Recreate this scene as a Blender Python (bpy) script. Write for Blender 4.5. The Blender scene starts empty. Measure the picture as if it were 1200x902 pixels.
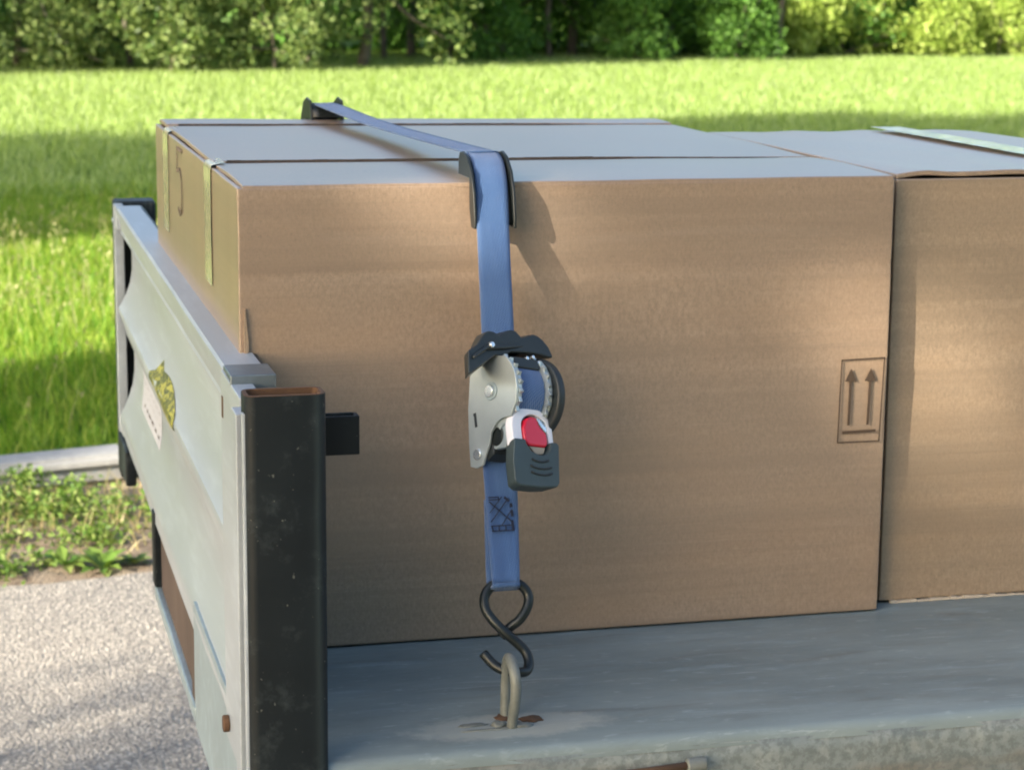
import bpy, bmesh, math, random
import numpy as np
from mathutils import Vector, Matrix
from mathutils import noise as mn

S = bpy.context.scene
C = S.collection
R = math.radians

# ------------------------------------------------------------ camera
cam_d = bpy.data.cameras.new('camera')
cam = bpy.data.objects.new('camera', cam_d); C.objects.link(cam); S.camera = cam
rt = Vector((0.96962734, -0.24443701, 0.00856519)); up = Vector((0.03777255, 0.18425042, 0.98215325)); fw = Vector((0.24165275, 0.95199912, -0.18788726))
M = Matrix((rt, up, -fw)).transposed().to_4x4(); M.translation = Vector((-0.2007, -1.6433, 0.5325))
cam.matrix_world = M
cam_d.sensor_width = 36; cam_d.lens = 2540.28 * 36 / 1200
cam_d.clip_start = 0.05; cam_d.clip_end = 1500
cam_d.dof.use_dof = True; cam_d.dof.focus_distance = 1.56; cam_d.dof.aperture_fstop = 20

# ------------------------------------------------------------ light
SUN_EL = R(20); sd = Vector((1.7, 1.0, 0)).normalized()          # horizontal travel of the light
W = bpy.data.worlds.new('World'); S.world = W; W.use_nodes = True
nt = W.node_tree; bg = nt.nodes['Background']
sky = nt.nodes.new('ShaderNodeTexSky'); sky.sky_type = 'NISHITA'; sky.sun_disc = False
sky.sun_elevation = SUN_EL; sky.sun_rotation = math.atan2(-sd.x, -sd.y)
sky.air_density = 1.0; sky.dust_density = 3.2
nt.links.new(sky.outputs[0], bg.inputs[0]); bg.inputs[1].default_value = 0.10
ld = bpy.data.lights.new('sun', 'SUN'); ld.energy = 5.0; ld.angle = R(0.5); ld.color = (1.0, 0.89, 0.72)
sun = bpy.data.objects.new('sun', ld); C.objects.link(sun)
ldir = Vector((sd.x * math.cos(SUN_EL), sd.y * math.cos(SUN_EL), -math.sin(SUN_EL)))
sun.rotation_euler = ldir.to_track_quat('-Z', 'Y').to_euler()
S.view_settings.view_transform = 'Standard'; S.view_settings.look = 'None'
S.view_settings.exposure = 1.95; S.view_settings.gamma = 1.0
S.cycles.use_adaptive_sampling = True
S.cycles.filter_width = 2.0

# ------------------------------------------------------------ helpers
rng = np.random.default_rng(7); random.seed(7)
ZG = -0.75

def link(o, parent=None):
    C.objects.link(o)
    if parent: o.parent = parent
    return o
def tag(o, label=None, cat=None, group=None, kind=None):
    if label: o['label'] = label
    if cat: o['category'] = cat
    if group: o['group'] = group
    if kind: o['kind'] = kind
    return o
def empty(name, loc, label, cat, group=None):
    o = bpy.data.objects.new(name, None); o.location = loc; o.empty_display_size = .05
    return tag(link(o), label, cat, group)
def obj_bm(name, bm, mat, parent=None, smooth=False):
    me = bpy.data.meshes.new(name); bm.normal_update()
    bmesh.ops.recalc_face_normals(bm, faces=bm.faces); bm.to_mesh(me); bm.free()
    if smooth:
        for p in me.polygons: p.use_smooth = True
    me.materials.append(mat)
    o = bpy.data.objects.new(name, me); link(o, parent)
    if parent is not None:      # geometry is given in world units: undo the parent's placement
        o.matrix_parent_inverse = Matrix.Identity(4)
        p = parent; m = Matrix.Identity(4)
        while p: m = Matrix.LocRotScale(p.location, p.rotation_euler, None) @ m; p = p.parent
        if not parent.get('_local'): me.transform(m.inverted())
    return o
def np_mesh(name, verts, nper, mat, faces=None, parent=None, kind=None):
    """verts (N*nper,3): N polygons of nper corners, or explicit faces array."""
    me = bpy.data.meshes.new(name); n = len(verts)
    me.vertices.add(n); me.vertices.foreach_set('co', np.asarray(verts, np.float32).ravel())
    if faces is None: faces = np.arange(n).reshape(-1, nper)
    nf, k = faces.shape
    me.loops.add(nf * k); me.loops.foreach_set('vertex_index', faces.astype(np.int32).ravel())
    me.polygons.add(nf); me.polygons.foreach_set('loop_start', (np.arange(nf) * k).astype(np.int32))
    me.update(calc_edges=True); me.validate(); me.materials.append(mat)
    return me
def prism(bm, poly, o, a, b, c, t0, t1):
    """extrude polygon (u,v) in plane a,b from c*t0 to c*t1"""
    o = Vector(o); a = Vector(a); b = Vector(b); c = Vector(c)
    v0 = [bm.verts.new(o + a * u + b * v + c * t0) for u, v in poly]
    v1 = [bm.verts.new(o + a * u + b * v + c * t1) for u, v in poly]
    n = len(poly); bm.faces.new(v0); bm.faces.new(v1[::-1])
    for i in range(n): bm.faces.new((v0[i], v0[(i + 1) % n], v1[(i + 1) % n], v1[i]))
def box(bm, x0, x1, y0, y1, z0, z1):
    prism(bm, [(x0, y0), (x1, y0), (x1, y1), (x0, y1)], (0, 0, 0), (1, 0, 0), (0, 1, 0), (0, 0, 1), z0, z1)
def bev(o, w, seg=2, ang=35):
    m = o.modifiers.new('bevel', 'BEVEL'); m.width = w; m.segments = seg; m.limit_method = 'ANGLE'; m.angle_limit = R(ang)
    m.harden_normals = False
    for p in o.data.polygons: p.use_smooth = True
    w2 = o.modifiers.new('wn', 'WEIGHTED_NORMAL'); w2.keep_sharp = False
    return o
def smooth_path(pts, n=6):
    P = [Vector(p) for p in pts]; out = []
    for i in range(len(P) - 1):
        p0 = P[max(i - 1, 0)]; p1 = P[i]; p2 = P[i + 1]; p3 = P[min(i + 2, len(P) - 1)]
        for k in range(n):
            t = k / n
            out.append(0.5 * ((2 * p1) + (p2 - p0) * t + (2 * p0 - 5 * p1 + 4 * p2 - p3) * t * t + (3 * p1 - p0 - 3 * p2 + p3) * t ** 3))
    out.append(P[-1]); return out
def tube(bm, pts, r, seg=10, rough=0, closed_ends=True):
    rings = []; n = len(pts); up_ = Vector((0.3, -1, 0.2)).normalized(); prev = None
    for i, p in enumerate(pts):
        t = (pts[min(i + 1, n - 1)] - pts[max(i - 1, 0)]).normalized()
        a = (prev - t * prev.dot(t)) if prev else (up_ - t * up_.dot(t))
        a.normalize(); prev = a; b = t.cross(a)
        rr = r(i / (n - 1)) if callable(r) else r
        if rough: rr *= 1 + rough * mn.noise(p * 90)
        rings.append([bm.verts.new(p + a * math.cos(q) * rr + b * math.sin(q) * rr) for q in [2 * math.pi * k / seg for k in range(seg)]])
    for i in range(n - 1):
        for k in range(seg): bm.faces.new((rings[i][k], rings[i][(k + 1) % seg], rings[i + 1][(k + 1) % seg], rings[i + 1][k]))
    if closed_ends: bm.faces.new(rings[0][::-1]); bm.faces.new(rings[-1])
def disc(bm, o, axis, r, h0, h1, seg=28, teeth=0, depth=0):
    axis = Vector(axis).normalized(); a = axis.orthogonal().normalized(); b = axis.cross(a); pts = []
    if teeth:
        for k in range(teeth):
            q = 2 * math.pi * k / teeth; w = 2 * math.pi / teeth
            pts += [(r * math.cos(q), r * math.sin(q)), ((r - depth) * math.cos(q + .25 * w), (r - depth) * math.sin(q + .25 * w)), ((r - depth) * math.cos(q + .6 * w), (r - depth) * math.sin(q + .6 * w))]
    else: pts = [(r * math.cos(2 * math.pi * k / seg), r * math.sin(2 * math.pi * k / seg)) for k in range(seg)]
    prism(bm, pts, o, a, b, axis, h0, h1)
def slab(bm, o, U, V, N, t, nu=2, nv=2, f=None):
    """closed panel: gridded front face of size U x V, thickness t backwards along -N; f(u,v)->displacement along N"""
    o = Vector(o); U = Vector(U); V = Vector(V); N = Vector(N)
    g = [[bm.verts.new(o + U * (i / nu) + V * (j / nv) + N * (f(i / nu, j / nv) if f else 0)) for j in range(nv + 1)] for i in range(nu + 1)]
    for i in range(nu):
        for j in range(nv): bm.faces.new((g[i][j], g[i + 1][j], g[i + 1][j + 1], g[i][j + 1]))
    rim = [g[i][0] for i in range(nu)] + [g[nu][j] for j in range(nv)] + [g[i][nv] for i in range(nu, 0, -1)] + [g[0][j] for j in range(nv, 0, -1)]
    bk = [bm.verts.new(v.co - N * t) for v in rim]; n = len(rim)
    for k in range(n): bm.faces.new((rim[k], bk[k], bk[(k + 1) % n], rim[(k + 1) % n]))
    bm.faces.new(bk[::-1])
def ribbon(bm, path, width, thick, cols=6, cup=0.0, wdir=Vector((1, 0, 0))):
    n = len(path); T = []; B = []
    for i, p in enumerate(path):
        t = (path[min(i + 1, n - 1)] - path[max(i - 1, 0)]).normalized()
        nn = wdir.cross(t).normalized()
        w = width(i / (n - 1)) if callable(width) else width
        cp = cup(i / (n - 1)) if callable(cup) else cup
        T.append([bm.verts.new(p + wdir * w * (k / cols - .5) + nn * (thick / 2 + cp * (1 - (2 * k / cols - 1) ** 2))) for k in range(cols + 1)])
        B.append([bm.verts.new(p + wdir * w * (k / cols - .5) + nn * (-thick / 2 + cp * (1 - (2 * k / cols - 1) ** 2))) for k in range(cols + 1)])
    for i in range(n - 1):
        for k in range(cols):
            bm.faces.new((T[i][k], T[i][k + 1], T[i + 1][k + 1], T[i + 1][k])); bm.faces.new((B[i][k + 1], B[i][k], B[i + 1][k], B[i + 1][k + 1]))
        bm.faces.new((T[i][0], T[i + 1][0], B[i + 1][0], B[i][0])); bm.faces.new((T[i + 1][cols], T[i][cols], B[i][cols], B[i + 1][cols]))
    for q in (0, n - 1):
        for k in range(cols): bm.faces.new((T[q][k], B[q][k], B[q][k + 1], T[q][k + 1]))
def strokes(bm, lines, w, o, a, b, N, h=0.0004):
    o = Vector(o); a = Vector(a); b = Vector(b); N = Vector(N)
    for ln in lines:
        for (x0, y0), (x1, y1) in zip(ln[:-1], ln[1:]):
            d = Vector((x1 - x0, y1 - y0)); L = d.length
            if L < 1e-9: continue
            d /= L; e = Vector((-d.y, d.x)) * w / 2; s0 = Vector((x0, y0)) - d * w * .3; s1 = Vector((x1, y1)) + d * w * .3
            prism(bm, [tuple(s0 + e), tuple(s0 - e), tuple(s1 - e), tuple(s1 + e)], o, a, b, N, 0, h)

# ------------------------------------------------------------ materials
class Mat:
    def __init__(s, name, rough=.7, metal=0.0, spec=.5):
        s.m = bpy.data.materials.new(name); s.m.use_nodes = True; s.t = s.m.node_tree
        s.b = s.t.nodes['Principled BSDF']; s.b.inputs['Roughness'].default_value = rough
        s.b.inputs['Metallic'].default_value = metal; s.b.inputs['Specular IOR Level'].default_value = spec
        s.co = s.t.nodes.new('ShaderNodeTexCoord')
    def n(s, typ, **k):
        nd = s.t.nodes.new(typ)
        for a, v in k.items():
            if a.startswith('i_'): nd.inputs[a[2:].replace('_', ' ')].default_value = v
            else: setattr(nd, a, v)
        return nd
    def l(s, a, b): s.t.links.new(a, b)
    def coord(s, scale=(1, 1, 1), space='Object'):
        mp = s.n('ShaderNodeMapping'); mp.inputs['Scale'].default_value = scale; s.l(s.co.outputs[space], mp.inputs[0]); return mp.outputs[0]
    def noise(s, sc, det=4, rough=.55, scale=(1, 1, 1), dist=0):
        nd = s.n('ShaderNodeTexNoise'); nd.inputs['Scale'].default_value = sc; nd.inputs['Detail'].default_value = det
        nd.inputs['Roughness'].default_value = rough; nd.inputs['Distortion'].default_value = dist
        s.l(s.coord(scale), nd.inputs['Vector']); return nd.outputs['Fac']
    def voro(s, sc, scale=(1, 1, 1), feature='F1', out='Distance'):
        nd = s.n('ShaderNodeTexVoronoi'); nd.feature = feature; nd.inputs['Scale'].default_value = sc
        s.l(s.coord(scale), nd.inputs['Vector']); return nd.outputs[out]
    def ramp(s, fac, stops):
        nd = s.n('ShaderNodeValToRGB'); s.l(fac, nd.inputs[0]); e = nd.color_ramp.elements
        while len(e) < len(stops): e.new(.5)
        for el, (p, c) in zip(e, stops):
            el.position = p; el.color = (c, c, c, 1) if isinstance(c, (int, float)) else (*c, 1)
        return nd.outputs[0]
    def mix(s, fac, a, b, typ='MIX'):
        nd = s.n('ShaderNodeMix', data_type='RGBA', blend_type=typ); nd.clamp_factor = True
        for v, i in ((fac, 0), (a, 6), (b, 7)):
            if hasattr(v, 'is_output') or hasattr(v, 'node'): s.l(v, nd.inputs[i])
            else: nd.inputs[i].default_value = v if i == 0 else (*v, 1)
        return nd.outputs[2]
    def col(s, v):
        if hasattr(v, 'node'): s.l(v, s.b.inputs['Base Color'])
        else: s.b.inputs['Base Color'].default_value = (*v, 1)
        return s
    def rgh(s, v): s.l(v, s.b.inputs['Roughness']); return s
    def bump(s, h, strength=.3, dist=.001, prev=None):
        nd = s.n('ShaderNodeBump'); nd.inputs['Strength'].default_value = strength; nd.inputs['Distance'].default_value = dist
        s.l(h, nd.inputs['Height'])
        if prev: s.l(prev, nd.inputs['Normal'])
        s.l(nd.outputs[0], s.b.inputs['Normal']); return nd.outputs[0]

def leafmat(name, cols, trans=.35, rough=.55, spec=.3):
    m = Mat(name, rough, 0, spec); g = m.n('ShaderNodeNewGeometry')
    c = m.ramp(g.outputs['Random Per Island'], [(i / (len(cols) - 1), k) for i, k in enumerate(cols)])
    m.col(c); tr = m.n('ShaderNodeBsdfTranslucent'); m.l(m.mix(1.0, c, (1.25, 1.2, .6), 'MULTIPLY'), tr.inputs[0])
    mx = m.n('ShaderNodeMixShader'); mx.inputs[0].default_value = trans
    m.l(m.b.outputs[0], mx.inputs[1]); m.l(tr.outputs[0], mx.inputs[2])
    m.l(mx.outputs[0], m.t.nodes['Material Output'].inputs[0]); return m.m

def cardboard(name, base, seed=0.0, gloss=.5):
    m = Mat(name, .40, 0, .75); m.b.inputs['Coat Weight'].default_value = .75; m.b.inputs['Coat Roughness'].default_value = .40
    fib = m.noise(420, 3, .7, (1, 1, .55)); blotch = m.noise(5 + seed, 4, .6, (1, 1, 2.2)); band = m.noise(3.2, 4, .55, (.22, .12, 8 + seed))
    speck = m.noise(900, 2, .5)
    d = tuple(v * .74 for v in base); l = tuple(v * 1.20 for v in base); w = (base[0] * 1.10, base[1] * .99, base[2] * .86)
    c = m.mix(m.ramp(fib, [(.3, 0), (.75, 1)]), d, l)
    c = m.mix(m.ramp(blotch, [(.4, 0), (.7, .55)]), c, w)
    c = m.mix(m.ramp(band, [(.47, 0), (.60, .60)]), c, d)
    c = m.mix(m.ramp(speck, [(.30, .5), (.40, 0)]), c, tuple(v * .5 for v in base))
    fl = m.noise(3.0, 5, .7, (.35, .35, 26)); c = m.mix(m.ramp(fl, [(.48, 0), (.60, .30)]), c, d)
    sc = m.noise(7, 6, .85, (.25, .6, 3.2), 1.5); c = m.mix(m.ramp(sc, [(.60, 0), (.68, .40)]), c, tuple(v * 1.22 for v in base)); sm = m.noise(3.0, 4, .6, (1, 1, .8), .5); c = m.mix(m.ramp(sm, [(.56, 0), (.72, .28)]), c, (base[0] * .74, base[1] * .72, base[2] * .70))
    m.col(c)
    p = m.bump(band, .5, .003); p = m.bump(fl, .35, .0012, p); m.bump(fib, .25, .0003, p)
    return m.m
M_card = cardboard('kraft_cardboard', (.315, .232, .168))
M_card2 = cardboard('kraft_cardboard_yellowish', (.33, .245, .168), 1.3)
M_core = Mat('dark_box_inside', .9).col((.10, .065, .04)).m
M_edge = Mat('torn_paper_edge', .9).col((.52, .45, .36)).m
M_print = Mat('brown_black_ink', .8).col((.055, .035, .022)).m
def tape():
    m = Mat('clear_packing_tape', .26, 0, .5); m.col((.44, .40, .29)); m.b.inputs['Coat Weight'].default_value = .5; m.b.inputs['Coat Roughness'].default_value = .12
    m.bump(m.noise(30, 3, .5, (.3, .3, 1)), .3, .001); return m.m
M_tape = tape()
def top_tape():
    m = Mat('shiny_white_tape', .3, 0, .6); m.col((.62, .63, .62)); m.b.inputs['Coat Weight'].default_value = .5; m.bump(m.noise(26, 3, .5, (1, .35, 1)), .3, .0006); return m.m
M_tape2 = top_tape()

def galv(name, base, rough=.42, metal=.55, scratch=.5, dirt=.3, stretch=(1, 1, 1)):
    m = Mat(name, rough, metal, .5)
    n1 = m.noise(9, 6, .62, stretch); n2 = m.noise(60, 4, .6, stretch); n3 = m.noise(3.5, 5, .6, stretch, .6)
    d = tuple(v * .86 for v in base); l = tuple(min(1, v * 1.14) for v in base)
    c = m.mix(m.ramp(n1, [(.3, 0), (.7, 1)]), d, l)
    c = m.mix(m.ramp(n2, [(.5, 0), (.8, .35)]), c, tuple(min(1, v * 1.7) for v in base))
    c = m.mix(m.ramp(n3, [(.52, 0), (.70, dirt)]), c, (.30, .25, .19))
    m.col(c); m.rgh(m.ramp(n1, [(.25, rough - .05), (.75, rough + .08)]))
    m.bump(n2, .2 * scratch, .0006); return m
M_rail = galv('galvanised_panel_steel', (.375, .42, .465), .36, .18, .25, .10, (1, .12, 1)).m
M_frame = galv('galvanised_frame_steel', (.33, .41, .45), .45, .5, .6, .25).m
def deckmat():
    m = Mat('worn_galvanised_deck', .5, .1, .4)
    n1 = m.noise(7, 6, .65, (.5, 1.6, 1)); n2 = m.noise(26, 6, .7, (.35, 2.2, 1), .6); n3 = m.noise(110, 3, .6, (.5, 1.2, 1)); n4 = m.noise(14, 5, .7)
    c = m.mix(m.ramp(n1, [(.3, 0), (.7, 1)]), (.140, .178, .185), (.235, .285, .292))
    c = m.mix(m.ramp(n2, [(.56, 0), (.72, .55)]), c, (.33, .40, .43))
    c = m.mix(m.ramp(n2, [(.30, .55), (.45, 0)]), c, (.10, .115, .12)); fs = m.noise(9, 6, .8, (.6, 9, 1), 2.0); c = m.mix(m.ramp(fs, [(.60, 0), (.66, .5)]), c, (.42, .47, .48))
    c = m.mix(m.ramp(n3, [(.6, 0), (.8, .5)]), c, (.40, .46, .48))
    # pale wear, painted-in highlight at front edge (object y runs backwards from the edge)
    sx = m.n('ShaderNodeSeparateXYZ'); m.l(m.co.outputs['Object'], sx.inputs[0])
    ad = m.n('ShaderNodeMath', operation='MULTIPLY_ADD'); m.l(n4, ad.inputs[0]); ad.inputs[1].default_value = .10; m.l(sx.outputs[1], ad.inputs[2])
    c = m.mix(m.ramp(ad.outputs[0], [(.0, .0), (.001, .8), (.010, .55), (.028, .2), (.10, 0)]), c, (.36, .44, .46))
    # dirt and rust patch round the ring
    vs = m.n('ShaderNodeVectorMath', operation='DISTANCE'); cmb = m.n('ShaderNodeVectorMath', operation='MULTIPLY'); m.l(m.co.outputs['Object'], cmb.inputs[0]); cmb.inputs[1].default_value = (.55, 1.6, 1)
    m.l(cmb.outputs[0], vs.inputs[0]); vs.inputs[1].default_value = (.163 * .55, .046 * 1.6, 0)
    a2 = m.n('ShaderNodeMath', operation='MULTIPLY_ADD'); m.l(n4, a2.inputs[0]); a2.inputs[1].default_value = -.035; nf = m.noise(70, 5, .75); a3 = m.n('ShaderNodeMath', operation='MULTIPLY_ADD'); m.l(nf, a3.inputs[0]); a3.inputs[1].default_value = -.03; m.l(a2.outputs[0], a3.inputs[2]); m.l(vs.outputs['Value'], a2.inputs[2])
    c = m.mix(m.ramp(a3.outputs[0], [(.0, .5), (.004, .35), (.012, 0)]), c, (.42, .43, .39))
    c = m.mix(m.ramp(a2.outputs[0], [(.0, 0), (.0, 0), (.0, 0)]), c, (.16, .10, .065))
    m.col(c); m.rgh(m.ramp(n2, [(.3, .38), (.7, .62)])); p = m.bump(n2, .25, .0008); m.bump(n3, .25, .0004, p); return m.m
M_deck = deckmat()
def deck_front():
    m = Mat('worn_deck_edge_steel', .6, .2, .4)
    n1 = m.noise(12, 6, .7); n2 = m.noise(45, 5, .7, (1, 1, .5)); n3 = m.noise(16, 4, .6, (.4, 1, 2))
    c = m.mix(m.ramp(n1, [(.3, 0), (.7, 1)]), (.17, .20, .20), (.31, .35, .35))
    c = m.mix(m.ramp(n2, [(.5, 0), (.7, .5)]), c, (.43, .45, .42)); c = m.mix(m.ramp(n3, [(.52, 0), (.68, .6)]), c, (.20, .17, .13))
    fn = m.noise(150, 4, .7); c = m.mix(m.ramp(fn, [(.42, .5), (.55, 0)]), c, (.11, .13, .13)); m.col(c); m.bump(n2, .3, .001); return m.m
M_deckf = deck_front()
def blacksteel():
    m = Mat('scratched_black_paint', .5, 0, .28)
    n1 = m.noise(6, 5, .6); sp = m.noise(230, 2, .5); bl = m.noise(38, 5, .7); sc = m.noise(20, 4, .7, (1, 1, .12)); rs = m.noise(25, 5, .7)
    c = m.mix(m.ramp(n1, [(.3, 0), (.7, 1)]), (.004, .0065, .009), (.010, .016, .020))
    c = m.mix(m.ramp(bl, [(.54, 0), (.70, .5)]), c, (.045, .058, .062))
    c = m.mix(m.ramp(sc, [(.60, 0), (.66, .55)]), c, (.07, .09, .09))
    c = m.mix(m.ramp(sp, [(.71, 0), (.75, .6)]), c, (.15, .16, .14))
    sx = m.n('ShaderNodeSeparateXYZ'); m.l(m.co.outputs['Object'], sx.inputs[0])
    ad = m.n('ShaderNodeMath', operation='MULTIPLY_ADD'); m.l(rs, ad.inputs[0]); ad.inputs[1].default_value = -.10; m.l(sx.outputs[2], ad.inputs[2])
    c = m.mix(m.ramp(ad.outputs[0], [(.0, .0), (.001, .8), (.012, 0)]), c, (.10, .055, .03))
    s2 = m.n('ShaderNodeMath', operation='MULTIPLY_ADD'); m.l(sc, s2.inputs[0]); s2.inputs[1].default_value = .008; m.l(sx.outputs[0], s2.inputs[2])
    k = m.ramp(s2.outputs[0], [(.0195, 0), (.0205, .8), (.0225, .8), (.0240, 0)]); c = m.mix(k, c, (.060, .085, .088))  # scraped streak that also paints in the post corner's vertical highlight
    m.col(c); m.rgh(m.ramp(bl, [(.3, .42), (.7, .62)])); dr = m.noise(34, 6, .8, (1, 1, .35), 1.0); m.bump(bl, .3, .0008); return m.m
M_black = blacksteel()
M_rust = Mat('orange_rust', .9); M_rust.col(M_rust.mix(M_rust.noise(60, 4), (.045, .025, .015), (.16, .085, .045))); M_rust = M_rust.m
M_wood = Mat('weathered_red_brown_board', .85); M_wood.col(M_wood.mix(M_wood.noise(18, 5, .6, (1, 1, .2)), (.035, .022, .016), (.15, .105, .08))); M_wood = M_wood.m
M_raw = Mat('raw_cut_steel_edge', .5, .4); M_raw.col(M_raw.mix(M_raw.noise(70, 4), (.10, .085, .06), (.42, .40, .33))); M_raw = M_raw.m
def webbing():
    m = Mat('blue_polyester_webbing', .55, 0, .45)
    w = m.n('ShaderNodeTexWave'); w.wave_type = 'BANDS'; w.bands_direction = 'X'; w.inputs['Scale'].default_value = 260; w.inputs['Distortion'].default_value = 1.2; m.l(m.coord(), w.inputs[0])
    w2 = m.noise(700, 2); lg = m.noise(30, 3, .5, (3, .4, .4)); dirt = m.noise(22, 5, .7)
    c = m.mix(m.ramp(lg, [(.35, 0), (.68, 1)]), (.038, .115, .30), (.07, .17, .38))
    c = m.mix(m.ramp(w.outputs['Fac'], [(.2, .25), (.6, 0)]), c, (.02, .07, .24)); c = m.mix(m.ramp(dirt, [(.6, 0), (.75, .35)]), c, (.10, .13, .22))
    m.col(c); tw = m.n('ShaderNodeTexWave'); tw.bands_direction = 'DIAGONAL'; tw.inputs['Scale'].default_value = 330; tw.inputs['Distortion'].default_value = .6; m.l(m.coord(), tw.inputs[0]); c = m.mix(m.ramp(tw.outputs['Fac'], [(.3, .3), (.7, 0)]), c, (.02, .07, .22)); m.col(c); p = m.bump(w.outputs['Fac'], .7, .0006); p = m.bump(tw.outputs['Fac'], .6, .0005, p); m.bump(w2, .3, .0003, p); m.b.inputs['Sheen Weight'].default_value = .35; return m.m
M_web = webbing()
M_thread = Mat('black_stitch_thread', .8).col((.006, .010, .03)).m
def plastic(name, c, r=.45): 
    m = Mat(name, r, 0, .5); m.col(m.mix(m.noise(40, 4), c, tuple(v * 1.6 for v in c))); m.bump(m.noise(500, 2), .15, .0003); return m.m
M_plas = plastic('black_rubbery_plastic', (.014, .019, .021)); M_grip = plastic('dark_grey_grip_plastic', (.032, .048, .052), .5)
M_prot = plastic('black_edge_protector_plastic', (.007, .010, .011), .45)
M_zinc = Mat('zinc_plated_steel', .38, .6); M_zinc.col(M_zinc.mix(M_zinc.noise(35, 5), (.34, .40, .41), (.62, .68, .68))); M_zinc = M_zinc.m
M_rivet = Mat('bright_rivet', .25, .85).col((.75, .78, .78)).m
M_white = Mat('white_plastic', .35).col((.78, .78, .84)).m
M_red = Mat('red_button_plastic', .25, 0, .6).col((.62, .012, .04)).m
M_hook = Mat('dark_coated_hook_steel', .32, .3); M_hook.col(M_hook.mix(M_hook.noise(50, 4), (.008, .011, .012), (.022, .029, .029))); M_hook = M_hook.m
M_ring = Mat('weathered_zinc_ring', .6, .3); M_ring.col(M_ring.mix(M_ring.noise(90, 5, .7), (.10, .11, .10), (.27, .29, .27))); M_ring.bump(M_ring.noise(160, 4), .5, .0008); M_ring = M_ring.m
M_paper = Mat('white_sticker_paper', .6).col((.48, .49, .53)).m
M_yel = Mat('yellow_black_decal', .45); M_yel.col(M_yel.mix(M_yel.ramp(M_yel.noise(60, 5, .75, (3, .8, 1.8), 1.0), [(.42, 0), (.54, 1)]), (.46, .44, .08), (.07, .085, .03))); M_yel = M_yel.m
def asphalt():
    m = Mat('coarse_pale_asphalt', .9, 0, .3)
    v = m.voro(155, out='Color'); vb = m.voro(155); n = m.noise(300, 3, .6); lg = m.noise(.9, 5, .6); mid = m.noise(45, 3)
    bw = m.n('ShaderNodeRGBToBW'); m.l(v, bw.inputs[0])
    c = m.ramp(bw.outputs[0], [(.15, (.10, .096, .09)), (.4, (.23, .215, .195)), (.62, (.33, .31, .27)), (.85, (.55, .51, .44))])
    c = m.mix(m.ramp(vb, [(.35, 0), (.75, .7)]), c, (.13, .125, .12)); c = m.mix(m.ramp(n, [(.3, .4), (.6, 0)]), c, (.12, .12, .12))
    c = m.mix(m.ramp(lg, [(.35, 0), (.7, .35)]), c, (.42, .37, .31)); m.col(c)
    p = m.bump(vb, .7, .004); m.bump(mid, .5, .004, p); return m.m
M_asph = asphalt()
def soil():
    m = Mat('dry_soil_and_gravel', .95, 0, .2)
    a = m.noise(11, 6, .7); b = m.noise(90, 4, .7); c = m.mix(m.ramp(a, [(.35, 0), (.65, 1)]), (.14, .10, .07), (.28, .23, .17))
    c = m.mix(m.ramp(b, [(.5, 0), (.7, .7)]), c, (.36, .32, .26)); m.col(c); m.bump(b, .9, .01); return m.m
M_soil = soil()
def meadow():
    m = Mat('meadow_turf', .95, 0, .1); a = m.noise(.7, 6, .7); b = m.noise(14, 4, .7)
    c = m.mix(m.ramp(a, [(.35, 0), (.65, 1)]), (.060, .125, .014), (.12, .19, .025)); c = m.mix(m.ramp(b, [(.45, 0), (.7, .5)]), c, (.20, .25, .05)); m.col(c); m.bump(b, 1, .05); return m.m
M_mead = meadow()
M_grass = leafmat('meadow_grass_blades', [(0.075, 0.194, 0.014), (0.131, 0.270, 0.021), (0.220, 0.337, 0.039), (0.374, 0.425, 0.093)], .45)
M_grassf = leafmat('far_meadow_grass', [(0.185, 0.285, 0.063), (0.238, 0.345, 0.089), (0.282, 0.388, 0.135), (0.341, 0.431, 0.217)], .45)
M_seed = leafmat('pale_seed_heads', [(0.245, 0.263, 0.105), (0.367, 0.350, 0.193)], .4)
M_weed = leafmat('roadside_weed_leaves', [(0.055, 0.122, 0.020), (0.092, 0.173, 0.026), (0.147, 0.230, 0.045), (0.196, 0.245, 0.077)], .35)
M_dry = leafmat('dry_yellow_stalks', [(0.270, 0.210, 0.098), (0.338, 0.300, 0.165), (0.195, 0.210, 0.068)], .3)
M_leafL = leafmat('sunny_tree_leaves', [(0.028, 0.060, 0.013), (0.080, 0.138, 0.034), (0.160, 0.230, 0.065), (0.248, 0.322, 0.114)], .30)
M_leafD = leafmat('dark_forest_leaves', [(0.049, 0.121, 0.024), (0.090, 0.205, 0.035), (0.140, 0.293, 0.050)], .30)
M_leafR = leafmat('yellow_green_bush_leaves', [(0.183, 0.278, 0.042), (0.275, 0.379, 0.076), (0.383, 0.481, 0.132)], .35)
M_bark = Mat('grey_brown_bark', .9); M_bark.col(M_bark.mix(M_bark.noise(12, 5, .6, (1, 1, .25)), (.07, .06, .045), (.17, .15, .115))); M_bark.bump(M_bark.noise(30, 4, .6, (1, 1, .2)), .8, .01); M_bark = M_bark.m

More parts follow.
